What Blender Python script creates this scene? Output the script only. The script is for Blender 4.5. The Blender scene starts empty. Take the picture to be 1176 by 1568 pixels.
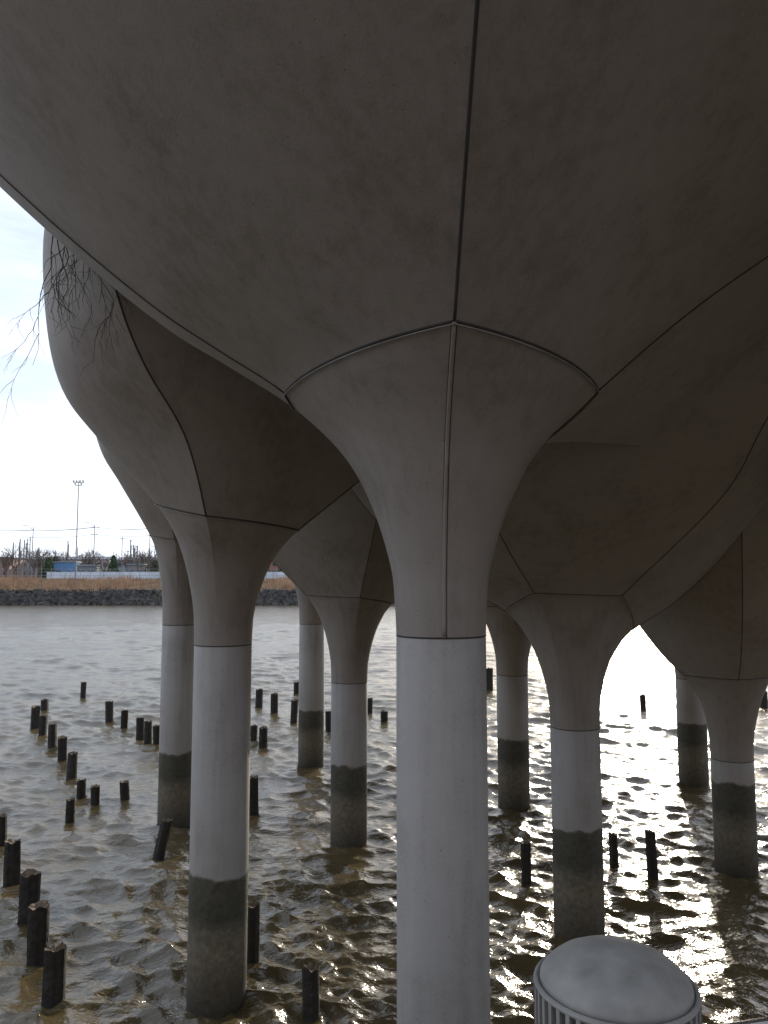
import bpy, math, random
import numpy as np
from mathutils import Vector
random.seed(5); rng=np.random.RandomState(5)
R=math.radians
scene=bpy.context.scene
COL=scene.collection
CAMZ=6.4; PITCH=R(5.2)

# ------------------------------------------------------------ helpers
def link(o,parent=None):
    COL.objects.link(o)
    if parent: o.parent=parent
    return o
def empty(name,loc=(0,0,0)):
    e=bpy.data.objects.new(name,None); e.location=loc; e.empty_display_size=.3
    return link(e)
def mesh_obj(name,verts,faces,mat,parent=None,smooth=False):
    m=bpy.data.meshes.new(name); m.from_pydata([tuple(v) for v in verts],[],[tuple(f) for f in faces]); m.update()
    if mat: m.materials.append(mat)
    if smooth: m.polygons.foreach_set('use_smooth',[True]*len(m.polygons))
    return link(bpy.data.objects.new(name,m),parent)
class MB:
    def __init__(s): s.v=[]; s.f=[]
    def add(s,v,f):
        o=len(s.v); s.v+= [tuple(p) for p in v]; s.f+=[tuple(i+o for i in q) for q in f]
    def box(s,c,d,rot=0):
        x,y,z=c; a,b,h=[k/2 for k in d]; cr,sr=math.cos(rot),math.sin(rot)
        v=[]
        for dz in(-h,h):
            for dx,dy in((-a,-b),(a,-b),(a,b),(-a,b)):
                v.append((x+dx*cr-dy*sr,y+dx*sr+dy*cr,z+dz))
        s.add(v,[(0,3,2,1),(4,5,6,7),(0,1,5,4),(1,2,6,5),(2,3,7,6),(3,0,4,7)])
    def tube(s,pts,rad,n=6,cap=True):
        pts=[Vector(p) for p in pts]; m=len(pts)
        if not hasattr(rad,'__len__'): rad=[rad]*m
        vs=[]
        for i,p in enumerate(pts):
            t=(pts[min(i+1,m-1)]-pts[max(i-1,0)])
            if t.length<1e-9: t=Vector((0,0,1))
            t.normalize()
            a=Vector((0,0,1)) if abs(t.z)<.9 else Vector((1,0,0))
            u=t.cross(a).normalized(); w=t.cross(u)
            for k in range(n):
                an=2*math.pi*k/n
                vs.append(p+(u*math.cos(an)+w*math.sin(an))*rad[i])
        fs=[]
        for i in range(m-1):
            for k in range(n):
                k2=(k+1)%n
                fs.append((i*n+k,i*n+k2,(i+1)*n+k2,(i+1)*n+k))
        if cap:
            fs.append(tuple(range(n-1,-1,-1))); fs.append(tuple((m-1)*n+k for k in range(n)))
        s.add(vs,fs)
    def obj(s,name,mat,parent=None,smooth=False): return mesh_obj(name,s.v,s.f,mat,parent,smooth)

def newmat(name):
    m=bpy.data.materials.new(name); m.use_nodes=True
    nt=m.node_tree; b=nt.nodes['Principled BSDF']
    return m,nt,b
def N(nt,t,**kw):
    n=nt.nodes.new(t)
    for k,v in kw.items():
        if k in n.inputs: n.inputs[k].default_value=v
        else: setattr(n,k,v)
    return n
def ramp(nt,fac,stops):
    r=nt.nodes.new('ShaderNodeValToRGB'); e=r.color_ramp.elements
    while len(e)<len(stops): e.new(.5)
    for i,(p,c) in enumerate(stops):
        e[i].position=p; e[i].color=(c[0],c[1],c[2],1)
    nt.links.new(fac,r.inputs[0]); return r
def simple(name,c,rough=.7,nscale=3,var=.25,bump=0,metal=0):
    m,nt,b=newmat(name)
    geo=N(nt,'ShaderNodeNewGeometry')
    n=N(nt,'ShaderNodeTexNoise',Scale=nscale,Detail=4)
    nt.links.new(geo.outputs['Position'],n.inputs['Vector'])
    r=ramp(nt,n.outputs[0],[(.3,[k*(1-var) for k in c]),(.7,[k*(1+var) for k in c])])
    nt.links.new(r.outputs[0],b.inputs['Base Color'])
    b.inputs['Roughness'].default_value=rough; b.inputs['Metallic'].default_value=metal
    if bump:
        bp=N(nt,'ShaderNodeBump',Strength=bump,Distance=.03); nt.links.new(n.outputs[0],bp.inputs['Height']); nt.links.new(bp.outputs[0],b.inputs['Normal'])
    return m

def concrete(name,base,tide=False):
    m,nt,b=newmat(name); L=nt.links.new
    geo=N(nt,'ShaderNodeNewGeometry')
    n1=N(nt,'ShaderNodeTexNoise',Scale=.9,Detail=6,Roughness=.65)
    n2=N(nt,'ShaderNodeTexNoise',Scale=30,Detail=3,Roughness=.7)
    mp=N(nt,'ShaderNodeMapping'); mp.inputs['Scale'].default_value=(7,7,.5)
    n3=N(nt,'ShaderNodeTexNoise',Scale=1.2,Detail=4)
    L(geo.outputs['Position'],n1.inputs['Vector']); L(geo.outputs['Position'],n2.inputs['Vector'])
    L(geo.outputs['Position'],mp.inputs[0]); L(mp.outputs[0],n3.inputs['Vector'])
    a=N(nt,'ShaderNodeMath',operation='MULTIPLY_ADD'); a.inputs[1].default_value=.5; L(n1.outputs[0],a.inputs[0])
    c=N(nt,'ShaderNodeMath',operation='MULTIPLY'); c.inputs[1].default_value=.2; L(n2.outputs[0],c.inputs[0]); L(c.outputs[0],a.inputs[2])
    d=N(nt,'ShaderNodeMath',operation='MULTIPLY_ADD'); d.inputs[1].default_value=.3; L(n3.outputs[0],d.inputs[0]); L(a.outputs[0],d.inputs[2])
    r=ramp(nt,d.outputs[0],[(.36,[base[0]*.74,base[1]*.71,base[2]*.67]),(.5,base),(.66,[k*1.15 for k in base])])
    out=r.outputs[0]
    # bug holes in the cast face
    vo=N(nt,'ShaderNodeTexVoronoi',Scale=9); L(geo.outputs['Position'],vo.inputs['Vector'])
    bh=ramp(nt,vo.outputs[0],[(.035,(.45,.43,.4)),(.07,(1,1,1))])
    mb=N(nt,'ShaderNodeMix',data_type='RGBA',blend_type='MULTIPLY'); mb.inputs[0].default_value=1
    L(out,mb.inputs[6]); L(bh.outputs[0],mb.inputs[7]); out=mb.outputs[2]
    if tide:
        sp=N(nt,'ShaderNodeSeparateXYZ'); L(geo.outputs['Position'],sp.inputs[0])
        nn=N(nt,'ShaderNodeTexNoise',Scale=3,Detail=6); L(geo.outputs['Position'],nn.inputs['Vector'])
        ad=N(nt,'ShaderNodeMath',operation='MULTIPLY_ADD'); ad.inputs[1].default_value=.28; L(nn.outputs[0],ad.inputs[0]); L(sp.outputs[2],ad.inputs[2])
        mr=N(nt,'ShaderNodeMapRange'); mr.inputs[1].default_value=0; mr.inputs[2].default_value=4; L(ad.outputs[0],mr.inputs[0])
        st=ramp(nt,mr.outputs[0],[(0,(.03,.026,.018)),(.1,(.07,.06,.042)),(.24,(.13,.112,.08)),(.31,(.11,.098,.07)),(.37,(.045,.045,.031)),(.50,(.06,.058,.042)),(.52,(.13,.125,.10)),(.54,(.9,.9,.9)),(.7,(1,1,1))])
        nm=N(nt,'ShaderNodeTexNoise',Scale=11,Detail=6,Roughness=.75); L(geo.outputs['Position'],nm.inputs['Vector'])
        mm=ramp(nt,nm.outputs[0],[(.3,(.5,.5,.5)),(.7,(1.45,1.45,1.45))])
        fac=ramp(nt,mr.outputs[0],[(.508,(0,0,0)),(.522,(.8,.8,.8)),(.85,(1,1,1))])
        m1=N(nt,'ShaderNodeMix',data_type='RGBA',blend_type='MULTIPLY'); m1.inputs[0].default_value=1
        L(st.outputs[0],m1.inputs[6]); L(mm.outputs[0],m1.inputs[7])
        m2=N(nt,'ShaderNodeMix',data_type='RGBA'); L(fac.outputs[0],m2.inputs[0])
        dk=N(nt,'ShaderNodeMix',data_type='RGBA'); lt=ramp(nt,mr.outputs[0],[(.512,(0,0,0)),(.518,(1,1,1))]); L(lt.outputs[0],dk.inputs[0]); L(m1.outputs[2],dk.inputs[6]); dk.inputs[7].default_value=(.21,.20,.18,1)
        L(dk.outputs[2],m2.inputs[6]); L(out,m2.inputs[7])
        out=m2.outputs[2]
    L(out,b.inputs['Base Color']); b.inputs['Roughness'].default_value=.62
    bp=N(nt,'ShaderNodeBump',Strength=.35,Distance=.01)
    L(n2.outputs[0],bp.inputs['Height'])
    L(bp.outputs[0],b.inputs['Normal'])
    return m
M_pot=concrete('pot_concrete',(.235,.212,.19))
M_colm=concrete('column_concrete',(.31,.30,.288),tide=True)
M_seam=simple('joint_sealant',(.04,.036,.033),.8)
M_lip=simple('joint_lip',(.23,.215,.2),.7)
M_wood=simple('wet_pile_wood',(.016,.013,.010),.75,9,.6,1.0)
M_woodtop=simple('pile_end_grain',(.10,.07,.04),.8,14,.5,.6)

# ------------------------------------------------------------ pots
def cr_dense(P,k=10):
    P=[np.array(p,float) for p in P]; Q=[2*P[0]-P[1]]+P+[2*P[-1]-P[-2]]
    out=[];idx=[]
    for i in range(1,len(Q)-2):
        idx.append(len(out))
        for j in range(k):
            t=j/k; a,b,c,d=Q[i-1],Q[i],Q[i+1],Q[i+2]
            out.append(.5*(2*b+(c-a)*t+(2*a-5*b+4*c-d)*t*t+(3*b-a-3*c+d)*t**3))
    idx.append(len(out)); out.append(P[-1]); return np.array(out),idx
def resample(P,n):
    d=P[1:]-P[:-1]; s=np.sqrt(d[:,1]**2+d[:,2]**2+(np.radians(d[:,0])*P[1:,1])**2)
    s=np.concatenate([[0],np.cumsum(s)]); q=np.linspace(0,s[-1],n)
    return np.stack([np.interp(q,s,P[:,k]) for k in range(3)],1)
LOW=[(0,0),(.012,.12),(.05,.28),(.22,.53),(.50,.77)]
NL,NU,NA=26,40,16
def pot(name,x,y,zn,spokes,rad=.455,wr=.55,wo=.5,seams=True,front_strip=None,noseam=(),sr=.009):
    root=empty(name,(x,y,0))
    C=[]
    for sp in spokes:
        p0=sp[0]; pts=[(p0[0],rad+(p0[1]-rad)*f,zn+(p0[2]-zn)*g) for f,g in LOW]+[tuple(q) for q in sp]
        D,idx=cr_dense(pts); r=idx[len(LOW)]
        lo=resample(D[:r+1],NL); up=resample(D[r:],NU)
        C.append(np.concatenate([lo,up[1:]]))
    rows=NL+NU-1
    w=np.concatenate([np.linspace(0,1,NL)**1.6*wr, wr+(wo-wr)*np.linspace(0,1,NU)[1:]])
    def pos(k,u):
        a=C[k]; b=C[(k+1)%len(C)].copy()
        if k==len(C)-1: b[:,0]+=360
        ph=np.radians(a[:,0]*(1-u)+b[:,0]*u); r=a[:,1]*(1-u)+b[:,1]*u; z=a[:,2]*(1-u)+b[:,2]*u
        ca=np.stack([a[:,1]*np.cos(np.radians(a[:,0])),a[:,1]*np.sin(np.radians(a[:,0]))],1)
        cb=np.stack([b[:,1]*np.cos(np.radians(b[:,0])),b[:,1]*np.sin(np.radians(b[:,0]))],1)
        ch=ca*(1-u)+cb*u; cy=np.stack([r*np.cos(ph),r*np.sin(ph)],1)
        xy=cy*(1-w)[:,None]+ch*w[:,None]
        return np.concatenate([xy,z[:,None]],1)
    ringpts=[]; neck=[]
    for k in range(len(C)):
        V=[];F=[]
        for j in range(NA+1):
            P=pos(k,j/NA); V+= [tuple(p) for p in P]
            ringpts.append(P[NL-1]); neck.append(P[0])
        for j in range(NA):
            for i in range(rows-1):
                F.append((j*rows+i,(j+1)*rows+i,(j+1)*rows+i+1,j*rows+i+1))
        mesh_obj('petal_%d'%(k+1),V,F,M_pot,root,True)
    if seams:
        b=MB(); b.tube(ringpts+[ringpts[0]],sr,6,False)
        for k in range(len(C)):
            if k in noseam: continue
            P=pos(k,0)[NL-1:]; b.tube(P,sr,6)
        b.obj('sealed_joints',M_seam,root,True)
        b2=MB(); rp=[Vector((p[0]*1.004,p[1]*1.004,p[2]-.026)) for p in ringpts]
        b2.tube(rp+[rp[0]],.007,6,False)
        b2.obj('joint_lip',M_lip,root,True)
    if front_strip is not None:
        P=pos(front_strip,0)[:NL]
        a=MB(); a.tube([p+np.array([0,.004,0]) for p in P],.02,8); a.obj('casting_rib',M_pot,root,True)
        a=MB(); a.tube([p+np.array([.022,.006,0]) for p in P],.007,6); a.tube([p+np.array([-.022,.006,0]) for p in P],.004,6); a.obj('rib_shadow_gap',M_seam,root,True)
    V=[];F=[];n=64; zs=[(-2,rad),(0.3,rad),(1,rad),(2.0,rad)]+[(zn-.02,rad),(zn-.004,rad-.012)]
    for z,r in zs:
        for k in range(n):
            a=2*math.pi*k/n; V.append((r*math.cos(a),r*math.sin(a),z))
    for i in range(len(zs)-1):
        for k in range(n):
            F.append((i*n+k,i*n+(k+1)%n,(i+1)*n+(k+1)%n,(i+1)*n+k))
    mesh_obj('column_shaft',V,F,M_colm,root,True)
    b=MB(); b.tube([((rad-.004)*math.cos(2*math.pi*k/48),(rad-.004)*math.sin(2*math.pi*k/48),zn+.0) for k in range(49)],.009,6,False)
    b.obj('neck_joint',M_seam,root,True)
    return root

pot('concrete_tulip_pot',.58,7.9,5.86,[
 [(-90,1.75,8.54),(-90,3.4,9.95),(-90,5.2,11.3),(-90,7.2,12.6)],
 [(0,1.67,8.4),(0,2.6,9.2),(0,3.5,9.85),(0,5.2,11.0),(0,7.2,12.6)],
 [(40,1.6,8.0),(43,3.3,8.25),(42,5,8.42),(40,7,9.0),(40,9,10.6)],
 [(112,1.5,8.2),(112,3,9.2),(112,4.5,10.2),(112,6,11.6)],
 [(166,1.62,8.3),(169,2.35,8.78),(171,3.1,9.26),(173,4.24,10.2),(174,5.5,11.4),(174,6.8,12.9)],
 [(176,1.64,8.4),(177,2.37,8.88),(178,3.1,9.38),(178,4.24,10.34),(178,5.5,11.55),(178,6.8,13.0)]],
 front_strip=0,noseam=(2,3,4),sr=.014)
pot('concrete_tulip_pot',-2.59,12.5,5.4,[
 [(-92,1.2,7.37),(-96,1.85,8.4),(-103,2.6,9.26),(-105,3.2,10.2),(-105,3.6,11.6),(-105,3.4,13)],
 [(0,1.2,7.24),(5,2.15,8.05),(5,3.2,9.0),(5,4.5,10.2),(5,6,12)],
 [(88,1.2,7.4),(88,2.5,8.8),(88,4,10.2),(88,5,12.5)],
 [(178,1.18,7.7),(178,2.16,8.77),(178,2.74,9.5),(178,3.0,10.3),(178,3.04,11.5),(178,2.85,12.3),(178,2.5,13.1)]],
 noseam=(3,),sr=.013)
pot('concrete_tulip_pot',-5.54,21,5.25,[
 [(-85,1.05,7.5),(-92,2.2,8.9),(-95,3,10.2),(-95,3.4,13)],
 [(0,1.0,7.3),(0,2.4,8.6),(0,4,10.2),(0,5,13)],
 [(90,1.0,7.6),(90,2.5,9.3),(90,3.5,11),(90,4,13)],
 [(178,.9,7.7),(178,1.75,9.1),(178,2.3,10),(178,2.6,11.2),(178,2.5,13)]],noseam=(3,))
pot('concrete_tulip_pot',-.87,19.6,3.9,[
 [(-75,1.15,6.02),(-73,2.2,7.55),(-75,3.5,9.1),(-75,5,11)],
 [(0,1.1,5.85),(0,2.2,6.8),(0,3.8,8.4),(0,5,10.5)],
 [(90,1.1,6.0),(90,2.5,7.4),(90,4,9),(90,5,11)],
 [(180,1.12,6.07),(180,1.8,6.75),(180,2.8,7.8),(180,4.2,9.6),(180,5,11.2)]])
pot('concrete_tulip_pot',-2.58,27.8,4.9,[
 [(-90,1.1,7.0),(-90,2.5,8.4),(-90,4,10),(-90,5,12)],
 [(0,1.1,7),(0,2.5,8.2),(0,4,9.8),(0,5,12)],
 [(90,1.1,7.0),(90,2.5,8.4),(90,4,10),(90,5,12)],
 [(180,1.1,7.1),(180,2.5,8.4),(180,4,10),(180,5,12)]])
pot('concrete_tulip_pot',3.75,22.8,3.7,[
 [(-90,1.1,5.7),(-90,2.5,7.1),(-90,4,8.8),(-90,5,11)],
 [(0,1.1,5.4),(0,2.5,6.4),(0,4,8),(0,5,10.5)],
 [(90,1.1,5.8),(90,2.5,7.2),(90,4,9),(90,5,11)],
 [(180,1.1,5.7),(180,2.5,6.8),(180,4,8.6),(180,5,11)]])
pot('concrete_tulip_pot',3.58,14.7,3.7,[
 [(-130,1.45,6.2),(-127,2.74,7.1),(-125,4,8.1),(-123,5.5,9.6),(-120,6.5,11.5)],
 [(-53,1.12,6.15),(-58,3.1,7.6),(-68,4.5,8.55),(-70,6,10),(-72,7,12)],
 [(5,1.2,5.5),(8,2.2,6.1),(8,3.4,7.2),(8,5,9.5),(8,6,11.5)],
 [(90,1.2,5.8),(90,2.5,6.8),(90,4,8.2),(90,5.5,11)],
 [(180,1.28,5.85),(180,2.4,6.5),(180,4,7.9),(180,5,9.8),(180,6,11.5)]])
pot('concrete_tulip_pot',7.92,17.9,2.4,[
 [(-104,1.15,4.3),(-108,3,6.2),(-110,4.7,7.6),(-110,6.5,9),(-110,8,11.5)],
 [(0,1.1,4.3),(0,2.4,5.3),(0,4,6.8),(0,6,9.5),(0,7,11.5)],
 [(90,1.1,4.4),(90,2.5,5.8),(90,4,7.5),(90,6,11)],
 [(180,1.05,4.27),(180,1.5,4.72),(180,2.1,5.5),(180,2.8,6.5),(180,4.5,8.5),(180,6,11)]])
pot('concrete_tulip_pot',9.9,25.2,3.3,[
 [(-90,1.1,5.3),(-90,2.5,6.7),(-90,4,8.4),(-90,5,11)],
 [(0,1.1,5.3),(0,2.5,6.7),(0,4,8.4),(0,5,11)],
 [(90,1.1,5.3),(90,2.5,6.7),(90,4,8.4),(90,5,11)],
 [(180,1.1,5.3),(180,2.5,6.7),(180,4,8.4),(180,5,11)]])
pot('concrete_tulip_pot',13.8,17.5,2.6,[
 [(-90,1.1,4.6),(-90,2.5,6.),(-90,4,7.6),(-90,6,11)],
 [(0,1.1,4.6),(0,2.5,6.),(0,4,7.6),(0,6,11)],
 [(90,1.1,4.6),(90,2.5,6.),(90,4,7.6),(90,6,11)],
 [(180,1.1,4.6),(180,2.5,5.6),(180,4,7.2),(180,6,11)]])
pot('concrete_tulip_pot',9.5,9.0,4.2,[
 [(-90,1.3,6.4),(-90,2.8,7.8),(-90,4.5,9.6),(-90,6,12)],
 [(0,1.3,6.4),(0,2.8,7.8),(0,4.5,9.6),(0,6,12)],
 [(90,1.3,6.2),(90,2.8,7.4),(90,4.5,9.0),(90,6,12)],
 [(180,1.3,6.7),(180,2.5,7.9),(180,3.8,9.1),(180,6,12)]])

M_soil=simple('island_soil',(.06,.05,.03),.95,2,.4)
out=[(-4.6,9.6),(-5.0,14.5),(-7.6,18.5),(-7.8,24),(-6,31),(2,33),(14,31),(20,22),(20,4),(14,-2),(-1,0),(-4.5,5)]
V=[(x,y,12.9) for x,y in out]+[(x,y,13.5) for x,y in out]; n=len(out)
mesh_obj('island_ground',V,[tuple(range(n-1,-1,-1)),tuple(range(n,2*n))]+[(i,(i+1)%n,n+(i+1)%n,n+i) for i in range(n)],M_soil)

# ------------------------------------------------------------ water
def build_water():
    rs=[.3]
    while rs[-1]<4500:
        r=rs[-1]; q=.05 if r<6 else (.0043 if r<120 else .02)
        rs.append(r*(1+q))
    rs=np.array(rs)
    th=[]; a=-34.0
    while a<34: th.append(a); a+=.2
    while a<326: th.append(a); a+=2.5
    th=np.radians(90-np.array(th)); nr,nt_=len(rs),len(th)
    RR,TT=np.meshgrid(rs,th,indexing='ij'); X=RR*np.cos(TT); Y=RR*np.sin(TT)
    sp=np.maximum(RR*.0043,.02); H=np.zeros_like(X); DX=np.zeros_like(X); DY=np.zeros_like(X)
    front=(np.cos(TT-np.pi/2)>math.cos(R(35)))
    for i in range(130):
        if i<105: lam=.17*(7.5**(rng.rand()**1.05)); amp=.0072*lam if lam<.9 else .0046*lam
        else: lam=rng.uniform(1.6,4.5); amp=.0037*lam
        k=2*np.pi/lam
        d=R(-105)+rng.normal()*.65; ph=rng.rand()*6.28
        wt=np.clip((lam/sp-2.0)/1.8,0,1)*amp*np.where(front,1,0)
        arg=k*(X*math.cos(d)+Y*math.sin(d))+ph+.9*np.sin(.45*X+.31*Y+i)+.6*np.sin(.8*X-.5*Y+2*i)
        H+=wt*np.sin(arg); c=wt*np.cos(arg)*1.0; DX+=c*math.cos(d); DY+=c*math.sin(d)
    gust=.95+.35*np.sin(X*.31+Y*.15)*np.sin(Y*.24-1)
    H*=gust
    co=np.stack([X+DX,Y+DY,H],-1).reshape(-1,3).astype(np.float32)
    i=np.arange(nr-1)[:,None]; j=np.arange(nt_)[None,:]; j2=(j+1)%nt_
    F=np.stack([i*nt_+j,i*nt_+j2,(i+1)*nt_+j2,(i+1)*nt_+j],-1)[...,::-1].reshape(-1,4)
    m=bpy.data.meshes.new('river_water'); nf=len(F)
    m.vertices.add(len(co)); m.vertices.foreach_set('co',co.ravel())
    m.loops.add(nf*4); m.loops.foreach_set('vertex_index',F.ravel().astype(np.int32))
    m.polygons.add(nf); m.polygons.foreach_set('loop_start',np.arange(nf,dtype=np.int32)*4)
    m.polygons.foreach_set('loop_total',np.full(nf,4,dtype=np.int32)); m.update(calc_edges=True)
    m.polygons.foreach_set('use_smooth',[True]*nf)
    m.flip_normals() if m.polygons[nf//2].normal.z<0 else None
    mt,nt,b=newmat('murky_water'); L=nt.links.new
    geo=N(nt,'ShaderNodeNewGeometry')
    nz=N(nt,'ShaderNodeTexNoise',Scale=.35,Detail=2); L(geo.outputs['Position'],nz.inputs['Vector'])
    r=ramp(nt,nz.outputs[0],[(.3,(.058,.045,.022)),(.7,(.11,.08,.036))]); L(r.outputs[0],b.inputs['Base Color'])
    b.inputs['Roughness'].default_value=.17; b.inputs['IOR'].default_value=1.48
    mp=N(nt,'ShaderNodeMapping'); mp.inputs['Scale'].default_value=(1,1.5,1); mp.inputs['Rotation'].default_value=(0,0,R(-18)); L(geo.outputs['Position'],mp.inputs[0])
    a=N(nt,'ShaderNodeTexNoise',Scale=9,Detail=3,Roughness=.6); L(mp.outputs[0],a.inputs['Vector'])
    bp=N(nt,'ShaderNodeBump',Strength=.75,Distance=.025); L(a.outputs[0],bp.inputs['Height'])
    a2=N(nt,'ShaderNodeTexNoise',Scale=2.4,Detail=3,Roughness=.6); L(mp.outputs[0],a2.inputs['Vector'])
    bp2=N(nt,'ShaderNodeBump',Strength=.6,Distance=.085); L(a2.outputs[0],bp2.inputs['Height']); L(bp.outputs[0],bp2.inputs['Normal'])
    L(bp2.outputs[0],b.inputs['Normal'])
    m.materials.append(mt)
    link(bpy.data.objects.new('river_water',m))
build_water()

# ------------------------------------------------------------ timber piles: ground position from bearing & depression
def on_water(u,v):
    a=math.atan((v-784)/1175)-PITCH; Y=CAMZ/math.tan(a)
    d=Y*math.cos(PITCH)-CAMZ*math.sin(PITCH)
    return (u-588)/1175*d,Y,d
def pile(u,vt,vb,wpx,lean=(0,0)):
    X,Y,d=on_water(u,vb); a=math.atan((784-vt)/1175)+PITCH
    top=CAMZ+Y*math.tan(a); top=max(top,.25); r=wpx/1175*d/2*.95
    root=empty('timber_pile',(X,Y,0)); n=18; V=[];F=[]
    zs=np.linspace(-1.5,top,9); seed=rng.rand(3)*6
    for i,z in enumerate(zs):
        for k in range(n):
            an=2*math.pi*k/n
            rr=r*(1+.06*math.sin(3*an+seed[0])+.04*math.sin(7*an+seed[1])+.03*math.sin(z*4+seed[2]))*(1-.04*i/8)
            V.append((rr*math.cos(an)+lean[0]*max(z,0),rr*math.sin(an)+lean[1]*max(z,0),z+(rng.rand()*.06*r/.15 if i==8 else 0)))
    for i in range(8):
        for k in range(n): F.append((i*n+k,i*n+(k+1)%n,(i+1)*n+(k+1)%n,(i+1)*n+k))
    mesh_obj('shaft',V,F,M_wood,root)
    T=[V[8*n+k] for k in range(n)]; c=(lean[0]*top,lean[1]*top,top-.03)
    T2=[((t[0]-c[0])*.97+c[0],(t[1]-c[1])*.97+c[1],t[2]) for t in T]+[c]
    mesh_obj('worn_top',T2,[(k,(k+1)%n,n) for k in range(n)],M_woodtop,root)
for p in [(127,1045,1067,9),(68,1072,1088,12),(53,1083,1113,14),(65,1097,1126,13),(80,1110,1143,14),(95,1130,1166,15),(110,1155,1190,16),
 (168,1075,1104,13),(190,1088,1116,12),(215,1100,1130,13),(227,1105,1137,13),(240,1112,1144,13),(124,1195,1220,14),(146,1205,1232,15),(192,1197,1227,15),
 (107,1225,1256,15),(2,1250,1297,16),(18,1290,1352,25),(44,1340,1408,32),(58,1388,1468,33),(82,1455,1538,36),
 (386,1388,1475,24),(389,1190,1248,17),(403,1115,1145,14),(396,1057,1082,12),(420,1063,1092,12),(450,1073,1106,12),(454,1045,1063,10),(388,1112,1136,12),
 (477,1485,1550,29),(503,1090,1121,10),(588,1090,1105,12),(566,1070,1090,9),(748,1025,1057,14),(1000,1275,1345,17),(806,1290,1350,16),(1170,1060,1082,12),
 (940,1278,1318,14),(985,1065,1085,10),(870,1180,1200,12)]:
    pile(*p,lean=(rng.normal()*.03,rng.normal()*.03))
pile(243,1258,1310,19,lean=(.22,.05))

# ------------------------------------------------------------ domed pile cap near the walkway
def dome_cap():
    root=empty('domed_pile_cap',(1.36,4.75,-.1))
    Mw=simple('painted_cap',(.26,.255,.24),.6,6,.2)
    prof=[(.0,4.36),(.08,4.355),(.17,4.337),(.26,4.305),(.34,4.265),(.39,4.225),(.43,4.18),(.44,4.14),(.41,4.14),(.40,3.7)]
    n=64;V=[];F=[]
    for r,z in prof:
        for k in range(n): V.append((r*math.cos(2*math.pi*k/n),r*math.sin(2*math.pi*k/n),z))
    for i in range(len(prof)-1):
        for k in range(n): F.append((i*n+k,(i+1)*n+k,(i+1)*n+(k+1)%n,i*n+(k+1)%n))
    mesh_obj('dome',V,F,Mw,root,True)
    b=MB()
    for k in range(44):
        a=2*math.pi*k/44; b.box((.455*math.cos(a),.455*math.sin(a),3.97),(.03,.026,.33),a)
    for z in (4.14,3.80): b.tube([(.455*math.cos(2*math.pi*k/48),.455*math.sin(2*math.pi*k/48),z) for k in range(49)],.018,8,False)
    b.obj('ribbed_skirt',Mw,root)
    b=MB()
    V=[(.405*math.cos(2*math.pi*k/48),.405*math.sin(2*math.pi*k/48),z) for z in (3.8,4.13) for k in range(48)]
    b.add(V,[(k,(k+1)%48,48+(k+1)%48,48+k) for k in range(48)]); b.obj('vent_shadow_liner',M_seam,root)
    b=MB(); b.tube([(0,0,-2),(0,0,0),(0,0,2),(0,0,3.75)],.37,48); b.obj('pile_shaft',M_colm,root,True)
dome_cap()
def walkway():
    root=empty('walkway_railing'); Mm=simple('brushed_steel',(.5,.48,.45),.3,8,.1,metal=.9)
    y=lambda x:2.54+.233*(x-.94)
    b=MB(); b.tube([(x,y(x),4.98) for x in np.linspace(-4,9,14)],.022,12)
    b.tube([(x,y(x),4.15) for x in np.linspace(-4,9,14)],.015,8)
    for x in np.arange(-4,9.01,.14): b.tube([(x,y(x),4.15),(x,y(x),4.97)],.007,6)
    for x in np.arange(-4,9.01,1.6): b.box((x,y(x)-.03,4.45),(.05,.03,1.0),.23)
    b.obj('handrail',Mm,root)
    V=[(-4,-5,3.95),(9,-5,3.95),(9,y(9)+.1,3.95),(-4,y(-4)+.1,3.95)]; V+=[(a,c,3.6) for a,c,_ in V]
    mesh_obj('walkway_deck',V,[(0,1,2,3),(7,6,5,4),(0,4,5,1),(1,5,6,2),(2,6,7,3),(3,7,4,0)],concrete('deck_concrete',(.2,.19,.18)))
walkway()

# unseen city side behind the camera, building row added to cut low rear light
def waterfront():
    V=[(-160,-34,3.0),(160,-34,3.0),(160,-160,3.0),(-160,-160,3.0)]; V+=[(a,c,-2) for a,c,_ in V]
    mesh_obj('city_quay_ground',V,[(3,2,1,0),(0,1,5,4),(1,2,6,5),(2,3,7,6),(3,0,4,7)],simple('quay_paving',(.16,.15,.14),.9,.5,.2))
    r=random.Random(8); x=-120
    while x<120:
        w_=r.uniform(22,34); h=r.uniform(17,30); root=empty('light_blocking_building',(x+w_/2,-62,3.0))
        b=MB(); b.box((0,0,h/2),(w_-1,22,h)); b.box((0,0,h+.5),(w_-.2,22.8,1.0)); b.obj('walls',simple('city_brick',(.2*r.uniform(.8,1.2),.12,.09),.85,.5,.2),root)
        b=MB()
        for fl in range(int(h/3.5)):
            for i in range(int(w_/3)): b.box((-w_/2+1.7+i*3,11.03,2+fl*3.5),(1.4,.1,1.9))
        b.obj('windows',simple('city_glass',(.05,.055,.06),.15,.5,.1),root); x+=w_
waterfront()

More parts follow.
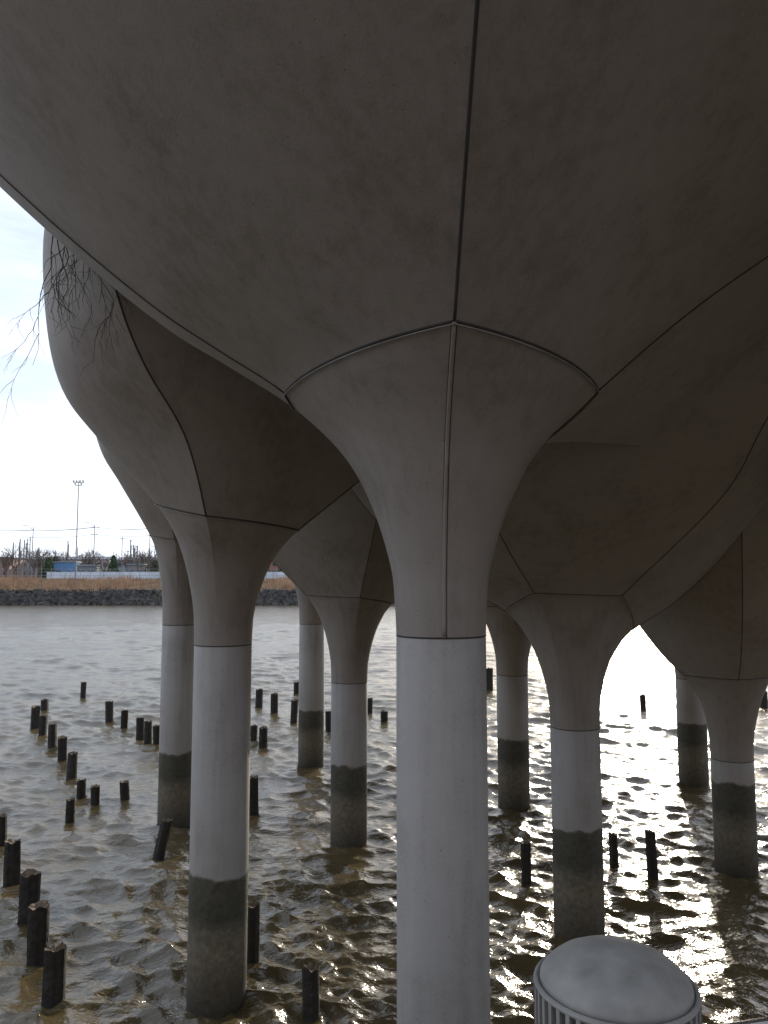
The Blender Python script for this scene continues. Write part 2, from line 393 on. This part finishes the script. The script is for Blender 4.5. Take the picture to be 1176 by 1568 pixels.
# ------------------------------------------------------------ hanging bare twigs
def twigs():
    b=MB(); r=random.Random(11)
    def grow(p,d,L,rad,lev):
        pts=[Vector(p)]; n=8; dd=Vector(d).normalized()
        for i in range(n):
            dd=(dd+Vector((r.gauss(0,.22),r.gauss(0,.18),r.gauss(-.1,.16)))).normalized()
            pts.append(pts[-1]+dd*L/n)
            if lev<2 and r.random()<.5:
                grow(pts[-1],dd+Vector((r.gauss(0,.8),r.gauss(0,.5),r.gauss(-.3,.6))),L*r.uniform(.3,.55),rad*.6,lev+1)
        b.tube(pts,[rad*(1-.7*i/n) for i in range(n+1)],4)
    for i in range(8):
        grow((-3.85+r.uniform(-.35,.55),9.3+r.uniform(-.3,.3),11.1+r.uniform(-.6,.1)),(-.1+r.gauss(0,.2),-.1,-1),r.uniform(1.0,1.8),.008,0)
    b.obj('bare_hanging_branches',simple('twig_bark',(.05,.035,.025),.9))
twigs()

# ------------------------------------------------------------ far shore
def shore():
    prof=[(213,-2),(215,0),(219,3.6),(223,4.4),(236,7.2),(270,8),(900,9)]
    xs=np.linspace(-700,900,321); V=[];F=[]
    for x in xs:
        wob=1.2*math.sin(x*.045)+.8*math.sin(x*.13)
        for y,z in prof: V.append((x,y+wob,z+(.25*math.sin(x*.21+y) if z>3 else 0)))
    n=len(prof)
    for i in range(len(xs)-1):
        for j in range(n-1): F.append((i*n+j,(i+1)*n+j,(i+1)*n+j+1,i*n+j+1))
    mesh_obj('far_shore_ground',V,F,simple('shore_earth',(.12,.085,.05),.95,.4,.4),None,True)
    b=MB(); r=random.Random(3)
    for i in range(3600):
        x=r.uniform(-170,60); t=r.random(); y=214.6+4.6*t+1.2*math.sin(x*.045)+.8*math.sin(x*.13); z=3.9*t
        s=r.uniform(.5,1.3); n0=len(b.v)
        b.box((x,y,z),(s*1.3,s,s*.8),r.uniform(0,3))
        for q in range(n0,len(b.v)):
            v=b.v[q]; b.v[q]=(v[0]+r.gauss(0,.13),v[1]+r.gauss(0,.13),v[2]+r.gauss(0,.15))
    b.obj('riprap_rocks',simple('riprap_stone',(.075,.07,.066),.9,.8,.6))
    b=MB()
    for i in range(16000):
        x=r.uniform(-170,60); t=r.random(); y=219.5+14*t; z=3.7+3.2*t; h=r.uniform(.8,1.9)*(1+.5*math.sin(x*.3)*math.sin(x*.07)); w=r.uniform(.05,.14); l=r.gauss(0,.25)
        b.add([(x-w,y,z),(x+w,y,z),(x+l,y+r.gauss(0,.2),z+h)],[(0,1,2)])
    b.obj('dry_reeds',simple('reed_straw',(.40,.25,.15),.9,.5,.4))
    root=empty('shore_barrier_wall'); b=MB()
    x=-104
    while x<-30:
        L=r.uniform(5.5,6); b.box((x+L/2,237.5,8.3),(L-.15,.6,2.4)); x+=L
    b.obj('precast_panels',simple('pale_panels',(.62,.67,.74),.8,.3,.15),root)
    root=empty('chain_link_fence'); b=MB()
    for x in np.arange(-150,20,3): b.tube([(x,236,6.5),(x,236,10.4)],.07,5)
    for z in(8.4,9.4,10.3): b.tube([(-150,236,z),(20,236,z)],.045,4)
    b.obj('posts_and_rails',simple('fence_steel',(.3,.3,.3),.5,1,.1),root)
    def bld(name,x,w,y,d,z0,h,col,pitch=0):
        root=empty(name,(x,y,z0)); b=MB(); b.box((0,0,h/2),(w,d,h)); b.obj('walls',simple(name+'_wall',col,.8,.4,.15),root)
        b=MB()
        if pitch: b.add([(-w/2-.4,-d/2-.4,h),(w/2+.4,-d/2-.4,h),(w/2+.4,d/2+.4,h),(-w/2-.4,d/2+.4,h),(-w/2-.4,0,h+pitch),(w/2+.4,0,h+pitch)],[(0,1,5,4),(2,3,4,5),(0,4,3),(1,2,5),(3,2,1,0)])
        else: b.box((0,0,h+.2),(w+.6,d+.6,.4))
        b.obj('roof',simple(name+'_roof',(.22,.24,.28),.7,.5,.15),root)
        b=MB(); nx=max(2,int(w/3))
        for fl in range(max(1,int(h/3.2))):
            for i in range(nx): b.box((-w/2+(i+.5)*w/nx,-d/2-.03,1.7+fl*3.2),(w/nx*.5,.1,1.3))
        b.obj('windows',simple(name+'_glass',(.04,.05,.06),.2,.5,.1),root)
    bld('warehouse',-84,30,290,12,8,6.5,(.30,.32,.36),1.2)
    bld('blue_site_shed',-103,7,250,4,7.6,5,(.12,.24,.42))
    bld('warehouse',-122,34,300,12,8,7,(.38,.34,.32),1.2)
    bld('brick_building',-38,26,285,12,8,8,(.28,.15,.11))
    bld('site_cabin',-69,9,252,3,7.6,3.6,(.55,.56,.56))
    bld('site_cabin',-95,6,247,3,7.6,3.9,(.16,.17,.19))
    bld('site_cabin',-80,5,249,3,7.6,4.2,(.2,.2,.2))
    bld('brick_building',-146,20,285,12,8,7,(.3,.2,.16))
    Mst=simple('mast_steel',(.2,.2,.21),.6,1,.1)
    root=empty('floodlight_mast',(-90.2,225,0)); b=MB()
    b.tube([(0,0,5),(0,0,20),(0,0,36)],[.2,.16,.1],8); b.box((0,0,35.6),(3.2,.18,.18)); b.box((0,0,34.8),(2.2,.18,.18))
    b.obj('pole',Mst,root); b=MB()
    for x in(-1.4,-.5,.5,1.4): b.box((x,-.2,36.0),(.5,.4,.4),.1)
    for x in(-.9,.9): b.box((x,-.2,35.2),(.45,.4,.35),.1)
    b.obj('lamp_heads',Mst,root)
    b=MB(); root=empty('utility_line')
    px=[-175,-143,-120,-99,-80]; zt=[24,24.5,24,25,24.5]
    for x,z in zip(px,zt):
        b.tube([(x,262,7),(x,262,z+1)],[.2,.12],6); b.box((x,262,z),(3,.15,.15)); b.box((x,262,z-2.4),(2.4,.15,.15))
        b.tube([(x,262,z),(x-2,262,z+1.6),(x-3.6,262,z+1.6)],.08,5)
    b.obj('poles',Mst,root); b=MB()
    for off,dz in((-.6,0),(.6,.1),(0,-2.4)):
        for i in range(4):
            pts=[]
            for t in np.linspace(0,1,12):
                x=px[i]*(1-t)+px[i+1]*t; z=zt[i]*(1-t)+zt[i+1]*t+dz-.5*4*t*(1-t); pts.append((x,262+off*2,z))
            b.tube(pts,.06,4)
    b.obj('wires',simple('wire',(.2,.2,.2),.6),root)
    b=MB()
    for i in range(120):
        x=r.uniform(-165,-15); y=r.uniform(245,300); z=r.uniform(13,22); b.tube([(x,y,7),(x,y,z)],r.uniform(.12,.22),5)
        if r.random()<.4: b.box((x,y,z-.5),(r.uniform(1,2.5),.15,.15))
    b.obj('dockside_posts',Mst)
    b=MB()
    def br(p,d,L,rad,lev):
        q=p+d*L; m=(p+q)/2+Vector((r.gauss(0,.06),0,r.gauss(0,.04)))*L
        b.tube([p,m,q],[rad,rad*.8,rad*.6],4,False)
        if lev==0: return
        for i in range(3 if lev>1 else 4):
            nd=(d+Vector((r.gauss(0,.5),r.gauss(0,.5),r.gauss(.12,.3)))).normalized()
            br(p.lerp(q,r.uniform(.55,1)),nd,L*r.uniform(.6,.85),rad*.6,lev-1)
    for i in range(95):
        x=r.uniform(-170,0); y=r.uniform(242,285); h=r.uniform(3.0,4.8)
        br(Vector((x,y,7)),Vector((r.gauss(0,.05),0,1)),h,.22,4)
    b.obj('distant_bare_trees',simple('bare_bark',(.12,.09,.075),.9))
    def evergreen(x,y,h,w):
        root=empty('evergreen_tree',(x,y,7)); b=MB(); b.tube([(0,0,0),(0,0,h*.95)],[.25,.05],6); b.obj('trunk',Mst,root); b=MB()
        for i in range(1500):
            t=r.random()**.8; a=r.uniform(0,6.28); rr=w*(1-t*.85)*(.5+.5*r.random())*(1+.25*math.sin(5*a+t*9)); z=.6+t*h
            p=Vector((rr*math.cos(a),rr*math.sin(a),z)); s=r.uniform(.15,.4)
            u=Vector((r.gauss(0,1),r.gauss(0,1),r.gauss(0,1))).normalized()*s; v=u.orthogonal().normalized()*s*.7
            b.add([p-u,p+v,p+u,p-v],[(0,1,2,3)])
        b.obj('foliage',simple('needles',(.06,.09,.04),.9,1,.5),root)
    for x,y,h,w in((-107,245,6.5,2.6),(-85.5,243,7,2.3),(-72.5,244,5.5,2.4),(-112,262,7,2.6),(-32,245,6,2.4)): evergreen(x,y,h,w)
    xs=np.linspace(-1600,1800,200); V=[]
    for x in xs: V+=[(x,1500,0),(x,1500,14+8*abs(math.sin(x*.004))+6*r.random())]
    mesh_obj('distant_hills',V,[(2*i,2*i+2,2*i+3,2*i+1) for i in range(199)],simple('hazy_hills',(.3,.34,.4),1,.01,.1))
shore()

# ------------------------------------------------------------ light
SUN_AZ=R(17.5); SUN_EL=R(15.5)
w=bpy.data.worlds.new('World'); scene.world=w; w.use_nodes=True; nt=w.node_tree; L=nt.links.new
bg=nt.nodes['Background']; sky=N(nt,'ShaderNodeTexSky'); sky.sky_type='NISHITA'; sky.sun_disc=False
sky.sun_elevation=SUN_EL; sky.sun_rotation=SUN_AZ; sky.air_density=1.1; sky.dust_density=2.2; sky.ozone_density=2.5
tc=N(nt,'ShaderNodeTexCoord'); mp=N(nt,'ShaderNodeMapping'); mp.inputs['Scale'].default_value=(1.6,1.6,7)
L(tc.outputs['Generated'],mp.inputs[0]); nz=N(nt,'ShaderNodeTexNoise',Scale=1.9,Detail=7,Roughness=.55); L(mp.outputs[0],nz.inputs['Vector'])
rp=ramp(nt,nz.outputs[0],[(.38,(.45,.45,.45)),(.6,(.86,.86,.86))])
mx=N(nt,'ShaderNodeMix',data_type='RGBA'); L(rp.outputs[0],mx.inputs[0]); L(sky.outputs[0],mx.inputs[6]); mx.inputs[7].default_value=(8.9,9.8,11.4,1)
L(mx.outputs[2],bg.inputs[0]); bg.inputs[1].default_value=.145
sd=bpy.data.lights.new('sun','SUN'); sd.energy=5; sd.angle=R(.6); sd.color=(1,.9,.72)
so=link(bpy.data.objects.new('sun',sd))
dv=Vector((math.sin(SUN_AZ)*math.cos(SUN_EL),math.cos(SUN_AZ)*math.cos(SUN_EL),math.sin(SUN_EL)))
so.rotation_euler=dv.to_track_quat('Z','Y').to_euler(); so.location=(20,60,30)

cam=bpy.data.cameras.new('camera'); cam.sensor_fit='VERTICAL'; cam.sensor_height=36; cam.lens=36*1175/1568; cam.clip_end=6000; cam.clip_start=.05
co=link(bpy.data.objects.new('camera',cam)); co.location=(0,0,CAMZ); co.rotation_euler=(R(90)+PITCH,0,0); scene.camera=co
scene.view_settings.view_transform='Standard'; scene.view_settings.look='None'; scene.view_settings.exposure=0
